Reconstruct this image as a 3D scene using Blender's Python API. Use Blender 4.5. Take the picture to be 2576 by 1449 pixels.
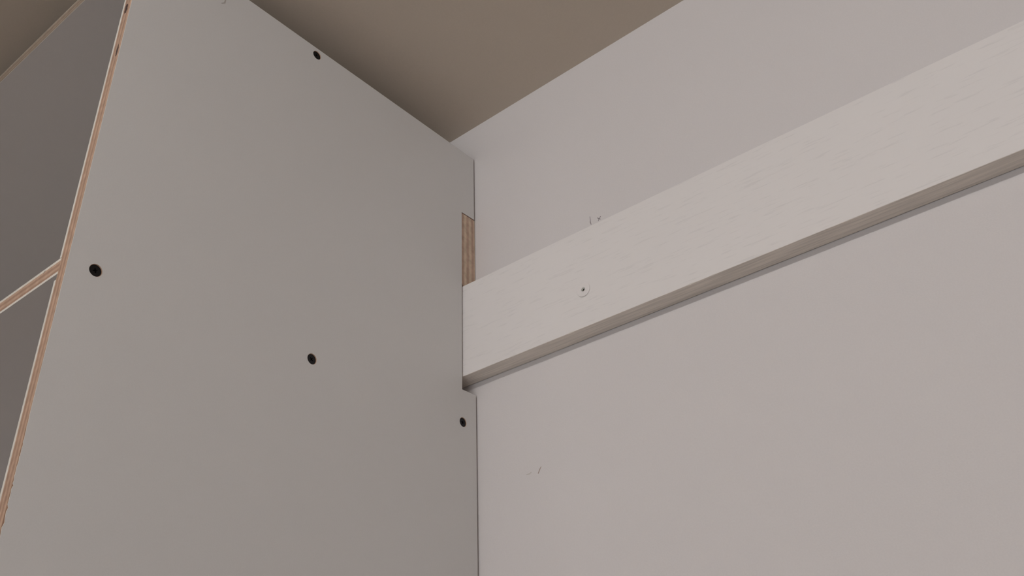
import bpy, bmesh, math, random
from mathutils import Matrix, Vector
from mathutils.geometry import tessellate_polygon

for o in list(bpy.data.objects):
    bpy.data.objects.remove(o, do_unlink=True)
S = bpy.context.scene
COL = S.collection
Z0 = 2.358            # height of the cabinet top above the floor

# ------------------------------------------------------------------ camera
cd = bpy.data.cameras.new('camera')
cam = bpy.data.objects.new('camera', cd)
COL.objects.link(cam)
cd.sensor_width = 36.0
cd.lens = 2398.84 / 2576 * 36.0
cd.clip_start = 0.02
Rm = ((0.7657871, 0.3470052, 0.5414402), (0.6424452, -0.3749774, -0.6683233), (-0.0288838, 0.8596391, -0.5100847))
cam.matrix_world = Matrix.Translation((0.5021, -0.56736, Z0 - 0.59912)) @ Matrix(Rm).to_4x4()
S.camera = cam

# ------------------------------------------------------------------ world, lights, exposure
w = bpy.data.worlds.new('sky')
S.world = w
w.use_nodes = True
w.node_tree.nodes['Background'].inputs[0].default_value = (0.80, 0.88, 1.0, 1)
w.node_tree.nodes['Background'].inputs[1].default_value = 1.0
S.view_settings.view_transform = 'Standard'
S.view_settings.look = 'None'
S.view_settings.gamma = 1.0
S.view_settings.use_curve_mapping = False
S.view_settings.exposure = 0.0

RX0, RX1, RY = -1.25, 2.3, -3.0           # room: left wall, right wall, front wall
WX0, WX1, WZ0, WZ1 = 0.3, 1.9, 0.85, 2.1   # window opening in the front wall

def area(name, loc, rot, sx, sy, energy, col, shape='RECTANGLE'):
    l = bpy.data.lights.new(name, 'AREA')
    l.shape = shape; l.size = sx; l.size_y = sy
    l.energy = energy; l.color = col
    o = bpy.data.objects.new(name, l)
    COL.objects.link(o); o.location = loc; o.rotation_euler = rot
    return o
area('window_daylight', ((WX0 + WX1) / 2, RY - 0.02, (WZ0 + WZ1) / 2), (math.radians(90), 0, 0), WX1 - WX0, WZ1 - WZ0, 14.5, (0.90, 0.96, 1.0))
LX, LY, LZ, LR, LL, LE = 0.42, -1.05, Z0 + 0.004, 0.014, 1.20, 30.0      # tube lamp under the ceiling (its own light is in its builder)

# ------------------------------------------------------------------ materials
def mat(name, col, rough=0.6, metal=0.0, spec=0.5):
    m = bpy.data.materials.new(name)
    m.use_nodes = True
    b = m.node_tree.nodes['Principled BSDF']
    b.inputs['Base Color'].default_value = (*col, 1)
    b.inputs['Roughness'].default_value = rough
    b.inputs['Metallic'].default_value = metal
    b.inputs['Specular IOR Level'].default_value = spec
    return m

def grain(m, col, amp, scale, bump=0.0, dist=0.001, stretch=(1, 1, 1), detail=3.0, lo=0.35, hi=0.65, dark=None):
    """noise variation of the base colour plus fine relief, in object space"""
    nt = m.node_tree; N = nt.nodes; L = nt.links
    b = N['Principled BSDF']
    tc = N.new('ShaderNodeTexCoord'); mp = N.new('ShaderNodeMapping')
    mp.inputs['Scale'].default_value = stretch
    L.new(tc.outputs['Object'], mp.inputs[0])
    nz = N.new('ShaderNodeTexNoise')
    nz.inputs['Scale'].default_value = scale; nz.inputs['Detail'].default_value = detail
    L.new(mp.outputs[0], nz.inputs['Vector'])
    cr = N.new('ShaderNodeValToRGB')
    d = dark or tuple(c * (1 - amp) for c in col)
    cr.color_ramp.elements[0].position = lo; cr.color_ramp.elements[0].color = (*d, 1)
    cr.color_ramp.elements[1].position = hi; cr.color_ramp.elements[1].color = (*tuple(min(1, c * (1 + amp)) for c in col), 1)
    L.new(nz.outputs['Fac'], cr.inputs[0])
    L.new(cr.outputs[0], b.inputs['Base Color'])
    if bump:
        bp = N.new('ShaderNodeBump'); bp.inputs['Strength'].default_value = bump; bp.inputs['Distance'].default_value = dist
        L.new(nz.outputs['Fac'], bp.inputs['Height']); L.new(bp.outputs[0], b.inputs['Normal'])
    return m

C_WALL = (0.665, 0.62, 0.606)
M_wall = grain(mat('wall_paint', C_WALL, 0.75, spec=0.25), C_WALL, 0.012, 900, 0.12, 0.0004)
C_CEIL = (0.60, 0.525, 0.44)
M_ceil = grain(mat('ceiling_paint', C_CEIL, 0.85, spec=0.15), C_CEIL, 0.015, 700, 0.12, 0.0004)
C_PAN = (0.660, 0.640, 0.622)
M_lam = grain(mat('white_laminate', C_PAN, 0.42, spec=0.4), C_PAN, 0.012, 1100, 0.05, 0.0002)
C_LE = (0.66, 0.615, 0.555)
C_SH = (0.74, 0.712, 0.69)
M_shelf = grain(mat('shelf_laminate', C_SH, 0.5, spec=0.3), C_SH, 0.012, 1100, 0.05, 0.0002)
M_lamedge = grain(mat('laminate_edge', C_LE, 0.6), C_LE, 0.06, 300)
M_floor = grain(mat('floor_wood', (0.60, 0.48, 0.38), 0.5), (0.60, 0.48, 0.38), 0.2, 8, 0.1, 0.001, (1, 8, 1))
M_black = mat('black_screw', (0.012, 0.011, 0.012), 0.38, 0.6)
M_steel = mat('bright_zinc', (0.82, 0.86, 0.84), 0.14, 1.0)
M_dark = mat('recess_shade', (0.02, 0.015, 0.012), 0.9)
M_cap = mat('white_plastic', (0.76, 0.71, 0.69), 0.35)
M_pencil = mat('pencil_graphite', (0.27, 0.23, 0.24), 0.8)
M_scuff = mat('scuff_brown', (0.33, 0.25, 0.21), 0.8)
M_scufflight = mat('scuff_faint', (0.52, 0.47, 0.43), 0.8)
M_knot = grain(mat('knot_dark', (0.06, 0.03, 0.022), 0.8), (0.06, 0.03, 0.022), 0.5, 500)
M_frame = mat('window_frame_white', (0.8, 0.8, 0.78), 0.4)

def ply(name, axis, period=0.0032, offset=0.0, light=(0.47, 0.315, 0.225), dark=(0.36, 0.222, 0.158)):
    """plywood edge: alternating veneers across `axis`, with grain streaks along the sheet"""
    m = mat(name, light, 0.7, spec=0.2)
    nt = m.node_tree; N = nt.nodes; L = nt.links
    b = N['Principled BSDF']
    tc = N.new('ShaderNodeTexCoord'); sp = N.new('ShaderNodeSeparateXYZ')
    L.new(tc.outputs['Object'], sp.inputs[0])
    nz = N.new('ShaderNodeTexNoise'); nz.inputs['Scale'].default_value = 60; nz.inputs['Detail'].default_value = 3
    L.new(tc.outputs['Object'], nz.inputs['Vector'])
    a = N.new('ShaderNodeMath'); a.operation = 'MULTIPLY_ADD'          # wobble of the veneer lines
    L.new(nz.outputs['Fac'], a.inputs[0]); a.inputs[1].default_value = 0.0009
    L.new(sp.outputs[axis], a.inputs[2])
    s = N.new('ShaderNodeMath'); s.operation = 'MULTIPLY_ADD'
    L.new(a.outputs[0], s.inputs[0]); s.inputs[1].default_value = 2 * math.pi / period; s.inputs[2].default_value = offset
    sn = N.new('ShaderNodeMath'); sn.operation = 'SINE'; L.new(s.outputs[0], sn.inputs[0])
    mr = N.new('ShaderNodeMapRange'); mr.inputs['From Min'].default_value = -0.6; mr.inputs['From Max'].default_value = 0.6
    L.new(sn.outputs[0], mr.inputs['Value'])
    mx = N.new('ShaderNodeMix'); mx.data_type = 'RGBA'
    mx.inputs['A'].default_value = (*dark, 1); mx.inputs['B'].default_value = (*light, 1)
    L.new(mr.outputs[0], mx.inputs['Factor'])
    n2 = N.new('ShaderNodeTexNoise'); n2.inputs['Scale'].default_value = 180; n2.inputs['Detail'].default_value = 4
    L.new(tc.outputs['Object'], n2.inputs['Vector'])
    m2 = N.new('ShaderNodeMix'); m2.data_type = 'RGBA'; m2.blend_type = 'MULTIPLY'; m2.inputs['Factor'].default_value = 1
    r2 = N.new('ShaderNodeMapRange'); r2.inputs['From Min'].default_value = 0.3; r2.inputs['From Max'].default_value = 0.7
    r2.inputs['To Min'].default_value = 0.84; r2.inputs['To Max'].default_value = 1.12
    L.new(n2.outputs['Fac'], r2.inputs['Value'])
    L.new(mx.outputs['Result'], m2.inputs['A']); L.new(r2.outputs[0], m2.inputs['B'])
    L.new(m2.outputs['Result'], b.inputs['Base Color'])
    return m
M_plyx = ply('plywood_edge_upright', 'X', 0.0040, 0.6)
M_plyz = ply('plywood_edge_shelf', 'Z', 0.0040, 0.3)
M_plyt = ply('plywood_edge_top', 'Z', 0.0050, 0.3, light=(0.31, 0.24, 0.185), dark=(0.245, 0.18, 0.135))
M_topedge = mat('top_laminate_edge', (0.42, 0.37, 0.30), 0.6)  # top panel's edge materials are darker and greyer than the shelves'
M_plyy = ply('plywood_edge_rail', 'Y', 0.0068, 2.7, light=(0.62, 0.49, 0.37), dark=(0.50, 0.345, 0.26))

def batten_mat(name, col, dark, lo, hi, scale, stretch, bump):
    m = mat(name, col, 0.55, spec=0.3)
    grain(m, col, 0.03, scale, bump, 0.0004, stretch, 4.0, lo, hi, dark)
    return m
C_BAT = (0.735, 0.690, 0.668)
M_bat = batten_mat('white_washed_wood', C_BAT, tuple(c * 0.955 for c in C_BAT), 0.30, 0.42, 55, (1, 9, 12), 0.16)
C_BATE = (0.77, 0.71, 0.645)
M_bate = batten_mat('white_washed_edge', C_BATE, tuple(c * 0.84 for c in C_BATE), 0.36, 0.60, 22, (1, 26, 26), 0.3)

# ------------------------------------------------------------------ helpers
def link(name, me, parent=None, mats=(), label=None, kind=None):
    o = bpy.data.objects.new(name, me)
    COL.objects.link(o)
    for m in mats:
        me.materials.append(m)
    if parent: o.parent = parent
    if label: o['label'] = label
    if kind: o['kind'] = kind
    return o

def tomesh(name, verts, faces, fm=None, smooth=False):
    me = bpy.data.meshes.new(name)
    me.from_pydata([tuple(v) for v in verts], [], faces)
    if smooth:
        for p in me.polygons: p.use_smooth = True
    bm = bmesh.new(); bm.from_mesh(me)
    bmesh.ops.remove_doubles(bm, verts=bm.verts, dist=1e-7)
    bmesh.ops.recalc_face_normals(bm, faces=bm.faces)
    bm.to_mesh(me); bm.free()
    return me

def box(name, a, b, mats, parent=None, bev=0.0, label=None, kind=None, faces_mat=None, seg=2):
    """axis-aligned board from corner a to corner b; faces_mat(normal) picks the material slot"""
    bm = bmesh.new()
    bmesh.ops.create_cube(bm, size=1)
    for v in bm.verts:
        v.co = Vector([(a[i] + b[i]) / 2 + v.co[i] * abs(b[i] - a[i]) for i in range(3)])
    if bev:
        bmesh.ops.bevel(bm, geom=list(bm.edges), offset=bev, segments=seg, affect='EDGES', profile=0.5)
    bm.normal_update()
    if faces_mat:
        for f in bm.faces: f.material_index = faces_mat(f.normal)
    me = bpy.data.meshes.new(name); bm.to_mesh(me); bm.free()
    return link(name, me, parent, mats, label, kind)

def slab(name, outline, holes, x0, x1, mats, parent=None, label=None, mat_of=None):
    """flat board in the YZ plane between x0 and x1, with real openings"""
    loops = [outline] + holes
    flat = [p for l in loops for p in l]
    tris = tessellate_polygon([[Vector((p[0], p[1], 0)) for p in l] for l in loops])
    n = len(flat)
    V = [(x0, p[0], p[1]) for p in flat] + [(x1, p[0], p[1]) for p in flat]
    F = [tuple(t) for t in tris] + [tuple(i + n for i in t) for t in tris]
    k = 0
    for l in loops:
        m = len(l)
        for i in range(m):
            j = (i + 1) % m
            F.append((k + i, k + j, k + j + n, k + i + n))
        k += m
    me = tomesh(name, V, F)
    o = link(name, me, parent, mats, label)
    if mat_of:
        for p in me.polygons: p.material_index = mat_of(p.normal)
    return o

def ring(cy, cz, r, n=40, z=None):
    return [(cy + r * math.cos(2 * math.pi * i / n), cz + r * math.sin(2 * math.pi * i / n)) for i in range(n)]

def empty(name, loc, label, cat, group=None):
    o = bpy.data.objects.new(name, None); COL.objects.link(o)
    o.location = loc; o.empty_display_size = 0.1
    o['label'] = label; o['category'] = cat
    if group: o['group'] = group
    return o

# ------------------------------------------------------------------ the room
T = 0.12
HR = Z0 + 0.20
floor = box('floor', (RX0 - T, RY - T, -0.1), (RX1 + T, T, 0.0), [M_floor], kind='structure')
wall_back = box('wall_back', (RX0 - T, 0.0, 0.0), (RX1 + T, T, HR), [M_wall], kind='structure')
wall_left = box('wall_left', (RX0 - T, RY, 0.0), (RX0, 0.0, HR), [M_wall], kind='structure')
wall_right = box('wall_right', (RX1, RY, 0.0), (RX1 + T, 0.0, HR), [M_wall], kind='structure')
# front wall with the window opening, one mesh
def wall_with_hole(name, x0, x1, z0, z1, hx0, hx1, hz0, hz1, ya, yb, m):
    lo = [[(x0, z0), (x1, z0), (x1, z1), (x0, z1)], [(hx0, hz0), (hx1, hz0), (hx1, hz1), (hx0, hz1)]]
    flat = lo[0] + lo[1]
    V = [(p[0], ya, p[1]) for p in flat] + [(p[0], yb, p[1]) for p in flat]
    F = []
    for i in range(4):
        j = (i + 1) % 4
        F += [(i, j, 4 + j, 4 + i), (8 + i, 8 + j, 12 + j, 12 + i), (i, j, 8 + j, 8 + i), (4 + i, 4 + j, 12 + j, 12 + i)]
    return link(name, tomesh(name, V, F), None, [m], None, 'structure')
wall_with_hole('wall_front', RX0 - T, RX1 + T, 0, HR, WX0, WX1, WZ0, WZ1, RY - T, RY, M_wall)
# ceiling: a slab very slightly out of level along the wall, as the photograph shows
KC, ZC = 0.02025, 0.0424
V = []
for z in (0.0, 0.16):
    for x, y in ((RX0 - T, RY - T), (RX1 + T, RY - T), (RX1 + T, T), (RX0 - T, T)):
        V.append((x, y, Z0 + ZC + KC * x + z))
link('ceiling', tomesh('ceiling', V, [(0, 1, 2, 3), (4, 5, 6, 7), (0, 1, 5, 4), (1, 2, 6, 5), (2, 3, 7, 6), (3, 0, 4, 7)]), None, [M_ceil], None, 'structure')
# window frame in the opening of the front wall (behind the camera)
fo = [(WX0, WZ0), (WX1, WZ0), (WX1, WZ1), (WX0, WZ1)]
wf = wall_with_hole('window_1', WX0, WX1, WZ0, WZ1, WX0 + 0.06, WX1 - 0.06, WZ0 + 0.06, WZ1 - 0.06, RY - 0.10, RY - 0.05, M_frame)
box('window_mullion', ((WX0 + WX1) / 2 - 0.03, RY - 0.10, WZ0 + 0.06), ((WX0 + WX1) / 2 + 0.03, RY - 0.05, WZ1 - 0.06), [M_frame], wf)

# ------------------------------------------------------------------ plywood cabinet
TH = 0.012            # board thickness
D = 0.3649            # depth to the front edge
WG = 0.002            # gap between the upright and the wall
ND, NZ0, NZ1 = 0.0196, -0.2579, -0.0735   # notch for the batten
KT = -0.01304
CW = 0.86             # cabinet width
LO, LI = 0.0005, 0.0023   # outer and inner white facing
zb = -Z0
SH = [-0.2829, -0.97, -1.42, -1.87]     # shelf tops
TS = 0.0113
cab = empty('plywood_cabinet', (-CW / 2, -D / 2, 0), 'tall white-faced plywood cabinet with raw wood front edges, standing against the wall below the ceiling', 'cabinet')
PO = Vector((-CW / 2, -D / 2, -Z0))              # world = local + empty location; work with top at z=0
def fix(o):
    # vertices were written with the cabinet's top at z=0 and its right face at x=0; move into the empty's frame
    for v in o.data.vertices:
        v.co = Vector((v.co.x + CW / 2, v.co.y + D / 2, v.co.z + Z0))
    return o

def side_outline(ztop_front, front_pts, zbot=zb):
    return ([(-WG, 0.0), (-WG, NZ1), (-ND, NZ1), (-ND, NZ0), (-WG, NZ0), (-WG, zbot)] + front_pts + [(-D, ztop_front)])
ZTF = KT * -D
SCREWS = [(-0.3473, -0.2880), (-0.1800, -0.2872), (-0.0185, -0.2876), (-0.2026, -0.0048)]
SCREWS_HIDDEN = [(y, z) for k in range(1, 4) for y, z in ((-0.3473, SH[k] - TS / 2), (-0.1800, SH[k] - TS / 2), (-0.0185, SH[k] - TS / 2))]
holes = [ring(y, z, 0.00425) for y, z in SCREWS + SCREWS_HIDDEN]
# right upright: plywood core ...
core = slab('side_panel', side_outline(ZTF, [(-D, zb)]), [ring(y, z, 0.00395) for y, z in SCREWS + SCREWS_HIDDEN], -TH + LI, -LO, [M_plyx], cab)
fix(core)
# ... outer white facing, its front border torn out in places low down
random.seed(11)
fp = []
z = zb
pts = []
zz = -0.385
while zz > -1.2:
    pts.append(zz); zz -= random.uniform(0.0006, 0.0028)
tear = [(-D + 0.0001 + (random.random() ** 2.5) * 0.0008 * min(1, (-0.385 - q) / 0.03), q) for q in pts]
tear[int(len(tear) * 0.09)] = (tear[int(len(tear) * 0.09)][0] + 0.0006, tear[int(len(tear) * 0.09)][1])
front_pts = [(-D + 0.0001, zb)] + tear[::-1]
outer = slab('laminate', side_outline(ZTF, front_pts), holes, -LO, 0.0, [M_lam, M_lamedge], core,
             mat_of=lambda n: 1 if n.y < -0.5 else 0)
fix(outer)
# small white arris along the front border of the facing, where the raw edge meets it
ar = [(-LO * 0.2, -D - 0.0000, 0.0)]
# ... inner white facing, interrupted where the shelves are housed in the upright
zs_break = [(SH[k] + 0.0004, SH[k] - TS - 0.0042) for k in range(4)]
top = ZTF
cur = -TS
for k in range(4):
    a, b_ = zs_break[k]
    f = slab('laminate', [(-WG, cur), (-WG, a), (-D, a), (-D, cur)] if not (a < NZ0) or k else
             [(-WG, cur), (-WG, NZ1), (-ND, NZ1), (-ND, NZ0), (-WG, NZ0), (-WG, a), (-D, a), (-D, cur)],
             [], -TH, -TH + LI, [M_lam, M_lamedge], core, mat_of=lambda n: 1 if n.y < -0.5 else 0)
    fix(f)
    cur = b_
# left upright, out of view
left = slab('side_panel', side_outline(ZTF, [(-D, zb)]), [], -CW + 0.0008, -CW + TH - 0.0008, [M_plyx], cab)
fix(left)
for xa, xb in ((-CW, -CW + 0.0008), (-CW + TH - 0.0008, -CW + TH)):
    fix(slab('laminate', side_outline(ZTF, [(-D, zb)]), [], xa, xb, [M_lam], left))

def lboard(name, x0, x1, z_top, th, lt, lb, parent=cab, y1=-WG, kt=0.0, core_m=None, edge_m=None):
    """horizontal plywood board with white facing above (lt) and below (lb)"""
    def bd(nm, za, zb_, ms, par, ch=0.0, fm=None):
        V = []
        for zq in (za, zb_):
            for x, y in ((x0, -D), (x1, -D), (x1, y1), (x0, y1)):
                V.append((x, y, zq + kt * y))
        o = link(nm, tomesh(nm, V, [(0, 1, 2, 3), (4, 5, 6, 7), (0, 1, 5, 4), (1, 2, 6, 5), (2, 3, 7, 6), (3, 0, 4, 7)]), par, ms)
        if fm:
            for p in o.data.polygons: p.material_index = fm(p.normal)
        return fix(o)
    c = bd(name, z_top - lt, z_top - th + lb, [core_m or M_plyz], parent)
    fm = lambda n: 1 if n.y < -0.5 else 0
    bd('laminate', z_top, z_top - lt, [M_shelf, edge_m or M_lamedge], c, fm=fm)
    bd('laminate', z_top - th + lb, z_top - th, [M_shelf, edge_m or M_lamedge], c, fm=fm)
    return c
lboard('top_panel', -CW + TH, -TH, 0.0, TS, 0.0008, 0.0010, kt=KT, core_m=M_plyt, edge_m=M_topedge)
for k in range(4):
    lboard('shelf', -CW + TH, -TH + LI + 0.00005, SH[k], TS, 0.0019, 0.0018)
lboard('bottom_panel', -CW + TH, -TH, zb + 0.08, TS, 0.0008, 0.0008)

# rail behind the notch: its sawn end shows the veneers
RB = -0.1548
ro = [(-0.0009, RB), (-0.0009, NZ1 - 0.0006), (-0.0192, NZ1 - 0.0006), (-0.0192, RB + 0.0045), (-0.0186, RB + 0.0022), (-0.0168, RB)]
rail = fix(slab('hanging_rail', ro, [], -CW + 0.0006, -0.0006, [M_plyy], cab, label='raw plywood rail end showing its veneers'))

# black screws in countersunk holes
def screw_meshes():
    n = 32
    # head: flat disc with a cross recess, slightly dished towards its rim
    R = 0.00392
    out = [(R * math.cos(2 * math.pi * i / n), R * math.sin(2 * math.pi * i / n)) for i in range(n)]
    a, b = 0.0017, 0.00042
    cross = [(a, -b), (a, b), (b, b), (b, a), (-b, a), (-b, b), (-a, b), (-a, -b), (-b, -b), (-b, -a), (b, -a), (b, -b)]
    V, F = [], []
    tr = tessellate_polygon([[Vector((*p, 0)) for p in out], [Vector((*p, 0)) for p in cross]])
    flat = out + cross
    V += [(0.0, p[0], p[1]) for p in flat]
    F += [tuple(t) for t in tr]
    k = len(V)
    V += [(-0.0014, p[0] * 0.55, p[1] * 0.55) for p in cross]
    for i in range(12):
        j = (i + 1) % 12
        F.append((n + i, n + j, k + j, k + i))
    F.append(tuple(range(k, k + 12)))
    k2 = len(V)                      # cone and shank
    V += [(-0.0027, p[0] * 0.42, p[1] * 0.42) for p in out]
    V += [(-0.022, p[0] * 0.36, p[1] * 0.36) for p in out]
    V.append((-0.027, 0, 0))
    for i in range(n):
        j = (i + 1) % n
        F += [(i, j, k2 + j, k2 + i), (k2 + i, k2 + j, k2 + n + j, k2 + n + i), (k2 + n + i, k2 + n + j, k2 + 2 * n)]
    head = tomesh('screw', V, F)
    # countersink: cone of exposed wood from the face down to the head
    V, F = [], []
    rr = [(0.0042, -0.0000), (0.00402, -0.0005), (0.0039, -0.0011)]
    for r, x in rr: V += [(x, r * math.cos(2 * math.pi * i / n), r * math.sin(2 * math.pi * i / n)) for i in range(n)]
    for q in range(2):
        for i in range(n):
            j = (i + 1) % n
            F.append((q * n + i, q * n + j, (q + 1) * n + j, (q + 1) * n + i))
    cs = tomesh('countersink', V, F)
    return head, cs
hm, cm = screw_meshes()
hm.materials.append(M_black); cm.materials.append(M_plyx)
rot = [0.3, 0.9, 1.3, 0.5, 0.1, 0.7]
for i, (y, z) in enumerate(SCREWS):
    s = bpy.data.objects.new('screw', hm); COL.objects.link(s); s.parent = cab
    s.location = (-0.0006 + CW / 2, y + D / 2, z + Z0); s.rotation_euler = (rot[i], 0, 0)
    s['label'] = 'black countersunk screw'
    c = bpy.data.objects.new('countersink', cm); COL.objects.link(c); c.parent = s
    c.location = (0.0006, 0, 0)

# dark knots and a small void in the raw front edges
def blotch(name, cx, cz, rx, rz, tilt, parent, m, seed):
    random.seed(seed)
    n = 18; V = []
    for yy, sc in ((-D - 0.00003, 1.0), (-D - 0.00006, 0.7)):
        for i in range(n):
            t = 2 * math.pi * i / n
            r = 1 + random.uniform(-0.18, 0.18)
            x, z = rx * sc * r * math.cos(t), rz * sc * r * math.sin(t)
            V.append((cx + x * math.cos(tilt) - z * math.sin(tilt), yy, cz + x * math.sin(tilt) + z * math.cos(tilt)))
    F = [(i, (i + 1) % n, n + (i + 1) % n, n + i) for i in range(n)] + [tuple(range(n, 2 * n))]
    return fix(link(name, tomesh(name, V, F), parent, [m]))
blotch('knot', -0.0063, -0.0745, 0.0019, 0.0052, 0.05, core, M_knot, 1)
blotch('knot', -0.0040, -0.1165, 0.0013, 0.0056, -0.02, core, M_knot, 2)

M_void = mat('void_grey', (0.24, 0.19, 0.15), 0.8)
sh0 = [o for o in cab.children if o.name == 'shelf'][0]
blotch('void', -0.0295, -0.2849, 0.0013, 0.0005, 0.45, sh0, M_void, 3)
# faint scuff high on the white side
M_smudge = mat('smudge_faint', (0.44, 0.40, 0.37), 0.7)
V = []
sp_ = [(-0.2945, -0.0125), (-0.2950, -0.0165), (-0.2975, -0.0190)]
for (y, z), hw in zip(sp_, (0.0004, 0.0008, 0.0006)):
    V += [(0.00001, y - hw, z), (0.00005, y - hw, z), (0.00005, y + hw, z), (0.00001, y + hw, z)]
F = [(4 * i + q, 4 * i + (q + 1) % 4, 4 * i + 4 + (q + 1) % 4, 4 * i + 4 + q) for i in range(2) for q in range(4)] + [(0, 1, 2, 3), (8, 9, 10, 11)]
fix(link('scuff_mark', tomesh('scuff_mark', V, F), core, [M_smudge]))

cab.location = (-CW / 2, -D / 2, 0)

# ------------------------------------------------------------------ white batten on the wall
B, BZ0, BZ1, KB = 0.0181, -0.24514, -0.15497, 0.00266
BX0, BX1 = -1.1, 1.55
bat = empty('wooden_batten', ((BX0 + BX1) / 2, -B / 2, Z0 + (BZ0 + BZ1) / 2), 'long white-washed wooden batten screwed level across the wall beside the cabinet', 'batten')
bl = bat.location
bm = bmesh.new()
random.seed(5)
NX = 700
prev = None
e = 0.00022
rings = []
for i in range(NX + 1):
    x = BX0 + (BX1 - BX0) * i / NX
    zk = KB * x
    cr = random.random()
    chip = e + (0.0005 * random.random() if cr > 0.93 else 0.00010 * random.random())
    sec = [(-0.0007, BZ0), (-B + chip, BZ0), (-B, BZ0 + chip), (-B, BZ1 - e), (-B + e, BZ1), (-0.0007, BZ1)]
    rings.append([bm.verts.new((x - bl.x, y - bl.y, z + zk + Z0 - bl.z)) for y, z in sec])
for i in range(NX):
    for j in range(6):
        k = (j + 1) % 6
        f = bm.faces.new((rings[i][j], rings[i][k], rings[i + 1][k], rings[i + 1][j]))
        f.material_index = 1 if j in (0, 1) else 0
for r in (rings[0], rings[-1]):
    f = bm.faces.new(r); f.material_index = 1
bmesh.ops.recalc_face_normals(bm, faces=bm.faces)
me = bpy.data.meshes.new('board'); bm.to_mesh(me); bm.free()
link('board', me, bat, [M_bat, M_bate])

# screw with its white plastic cap on the batten's face
def lathe(name, prof, n=48, hole=None):
    """profile of (radius, outward distance) turned about the Y axis, outward = -Y"""
    V, F = [], []
    for r, d in prof:
        V += [(r * math.cos(2 * math.pi * i / n), -d, r * math.sin(2 * math.pi * i / n)) for i in range(n)]
    for q in range(len(prof) - 1):
        for i in range(n):
            j = (i + 1) % n
            F.append((q * n + i, q * n + j, (q + 1) * n + j, (q + 1) * n + i))
    return tomesh(name, V, F, smooth=True)
def cap_at(x, z, label=None):
    cp = link('screw_cap', lathe('screw_cap', [(0.0064, -0.0004), (0.0064, 0.00080), (0.0063, 0.00096), (0.0060, 0.00104), (0.0045, 0.00110), (0.0030, 0.0011), (0.0021, 0.00098), (0.00175, 0.0008), (0.00170, -0.0010)]), bat, [M_cap], label)
    cp.location = (x - bl.x, -B - bl.y, z + Z0 - bl.z)
    # bright torx recess inside, shallow floor coloured black for a deep hole's shade
    n = 12; V, F = [], []
    star = [((0.00165 if i % 2 == 0 else 0.00115) * math.cos(2 * math.pi * i / n), (0.00165 if i % 2 == 0 else 0.00115) * math.sin(2 * math.pi * i / n)) for i in range(n)]
    outr = [(0.0024 * math.cos(2 * math.pi * i / n), 0.0024 * math.sin(2 * math.pi * i / n)) for i in range(n)]
    V += [(p[0], -0.00085, p[1]) for p in outr] + [(p[0], -0.00085, p[1]) for p in star] + [(p[0] * 0.62, -0.0002, p[1] * 0.62) for p in star] + [(0, -0.0001, 0)]
    for i in range(n):
        j = (i + 1) % n
        F += [(i, j, n + j, n + i), (n + i, n + j, 2 * n + j, 2 * n + i), (2 * n + i, 2 * n + j, 3 * n)]
    sc = link('screw_head', tomesh('screw_head', V, F), cp, [M_steel, M_dark], 'bright metal star-drive screw head')
    for p in sc.data.polygons:
        if p.center.y > -0.0003: p.material_index = 1
    sc.rotation_euler = (0, 0.25, 0)
cap_at(0.1311, -0.2115, 'round white plastic screw cap')

# ------------------------------------------------------------------ pencil marks and scuffs on the wall
def stroke(name, pts, wds, m, parent=wall_back):
    """thin raised smear following pts (x, z), lying on the wall surface"""
    V, F = [], []
    for i, (p, wd) in enumerate(zip(pts, wds)):
        a = Vector(pts[max(i - 1, 0)]); c = Vector(pts[min(i + 1, len(pts) - 1)])
        d = (c - a).normalized(); nrm = Vector((-d.y, d.x))
        l = Vector(p) + nrm * wd / 2; r = Vector(p) - nrm * wd / 2
        V += [(l.x, 0.00002, l.y + Z0), (l.x, -0.00006, l.y + Z0), (r.x, -0.00006, r.y + Z0), (r.x, 0.00002, r.y + Z0)]
        if i:
            k = 4 * i
            for q in range(4):
                s = (q + 1) % 4
                F.append((k - 4 + q, k - 4 + s, k + s, k + q))
    F += [(0, 1, 2, 3), tuple(range(len(V) - 4, len(V)))]
    return link(name, tomesh(name, V, F), parent, [m])
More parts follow.
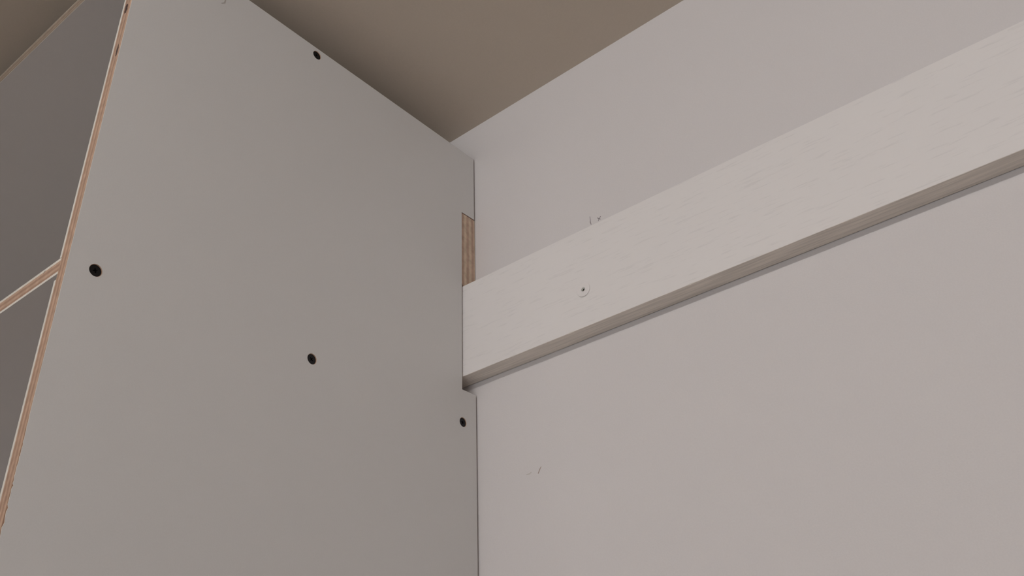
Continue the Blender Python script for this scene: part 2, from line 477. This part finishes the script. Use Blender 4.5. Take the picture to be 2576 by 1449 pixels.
stroke('pencil_mark', [(0.13115, -0.1305), (0.13130, -0.1335), (0.1311, -0.1362), (0.1318, -0.1392)], [0.0005, 0.0006, 0.0010, 0.0006], M_pencil)
stroke('pencil_mark', [(0.1385, -0.1353), (0.1402, -0.1370), (0.1418, -0.1383)], [0.0006, 0.0009, 0.0004], M_pencil)
stroke('pencil_mark', [(0.1420, -0.1353), (0.1406, -0.1368), (0.1392, -0.1388)], [0.0009, 0.0006, 0.0007], M_pencil)
stroke('scuff_mark', [(0.0658, -0.3385), (0.0644, -0.3404), (0.0626, -0.3435)], [0.0005, 0.0008, 0.0008], M_scuff)
stroke('scuff_mark', [(0.0560, -0.3405), (0.0540, -0.3415), (0.0505, -0.3413)], [0.0006, 0.0009, 0.0003], M_scufflight)

# ------------------------------------------------------------------ slim tube lamp under the ceiling, behind the camera
lamp = empty('tube_lamp', (LX, LY, LZ), 'slim white tube lamp fixed under the ceiling parallel to the batten wall', 'lamp')
lamp.rotation_euler = (0, -math.atan(KC), 0)
M_glow = bpy.data.materials.new('lamp_glow'); M_glow.use_nodes = True
b = M_glow.node_tree.nodes['Principled BSDF']
b.inputs['Emission Color'].default_value = (1.0, 0.99, 0.98, 1); b.inputs['Emission Strength'].default_value = LE
n = 20
V = [(x, LR * math.cos(2 * math.pi * i / n), LR * math.sin(2 * math.pi * i / n)) for x in (-LL / 2, LL / 2) for i in range(n)]
F = [(i, (i + 1) % n, n + (i + 1) % n, n + i) for i in range(n)] + [tuple(range(n)), tuple(range(n, 2 * n))]
link('tube', tomesh('tube', V, F), lamp, [M_glow])
top = Z0 + ZC + KC * LX - LZ
for sx in (-1, 1):
    box('end_cap', (sx * (LL / 2 + 0.0205) - 0.02, -0.016, -0.017), (sx * (LL / 2 + 0.0205) + 0.02, 0.016, top - 0.012), [M_frame], lamp, bev=0.003)
box('base', (-LL / 2 - 0.04, -0.02, top - 0.012), (LL / 2 + 0.04, 0.02, top + 0.0005), [M_frame], lamp, bev=0.002)
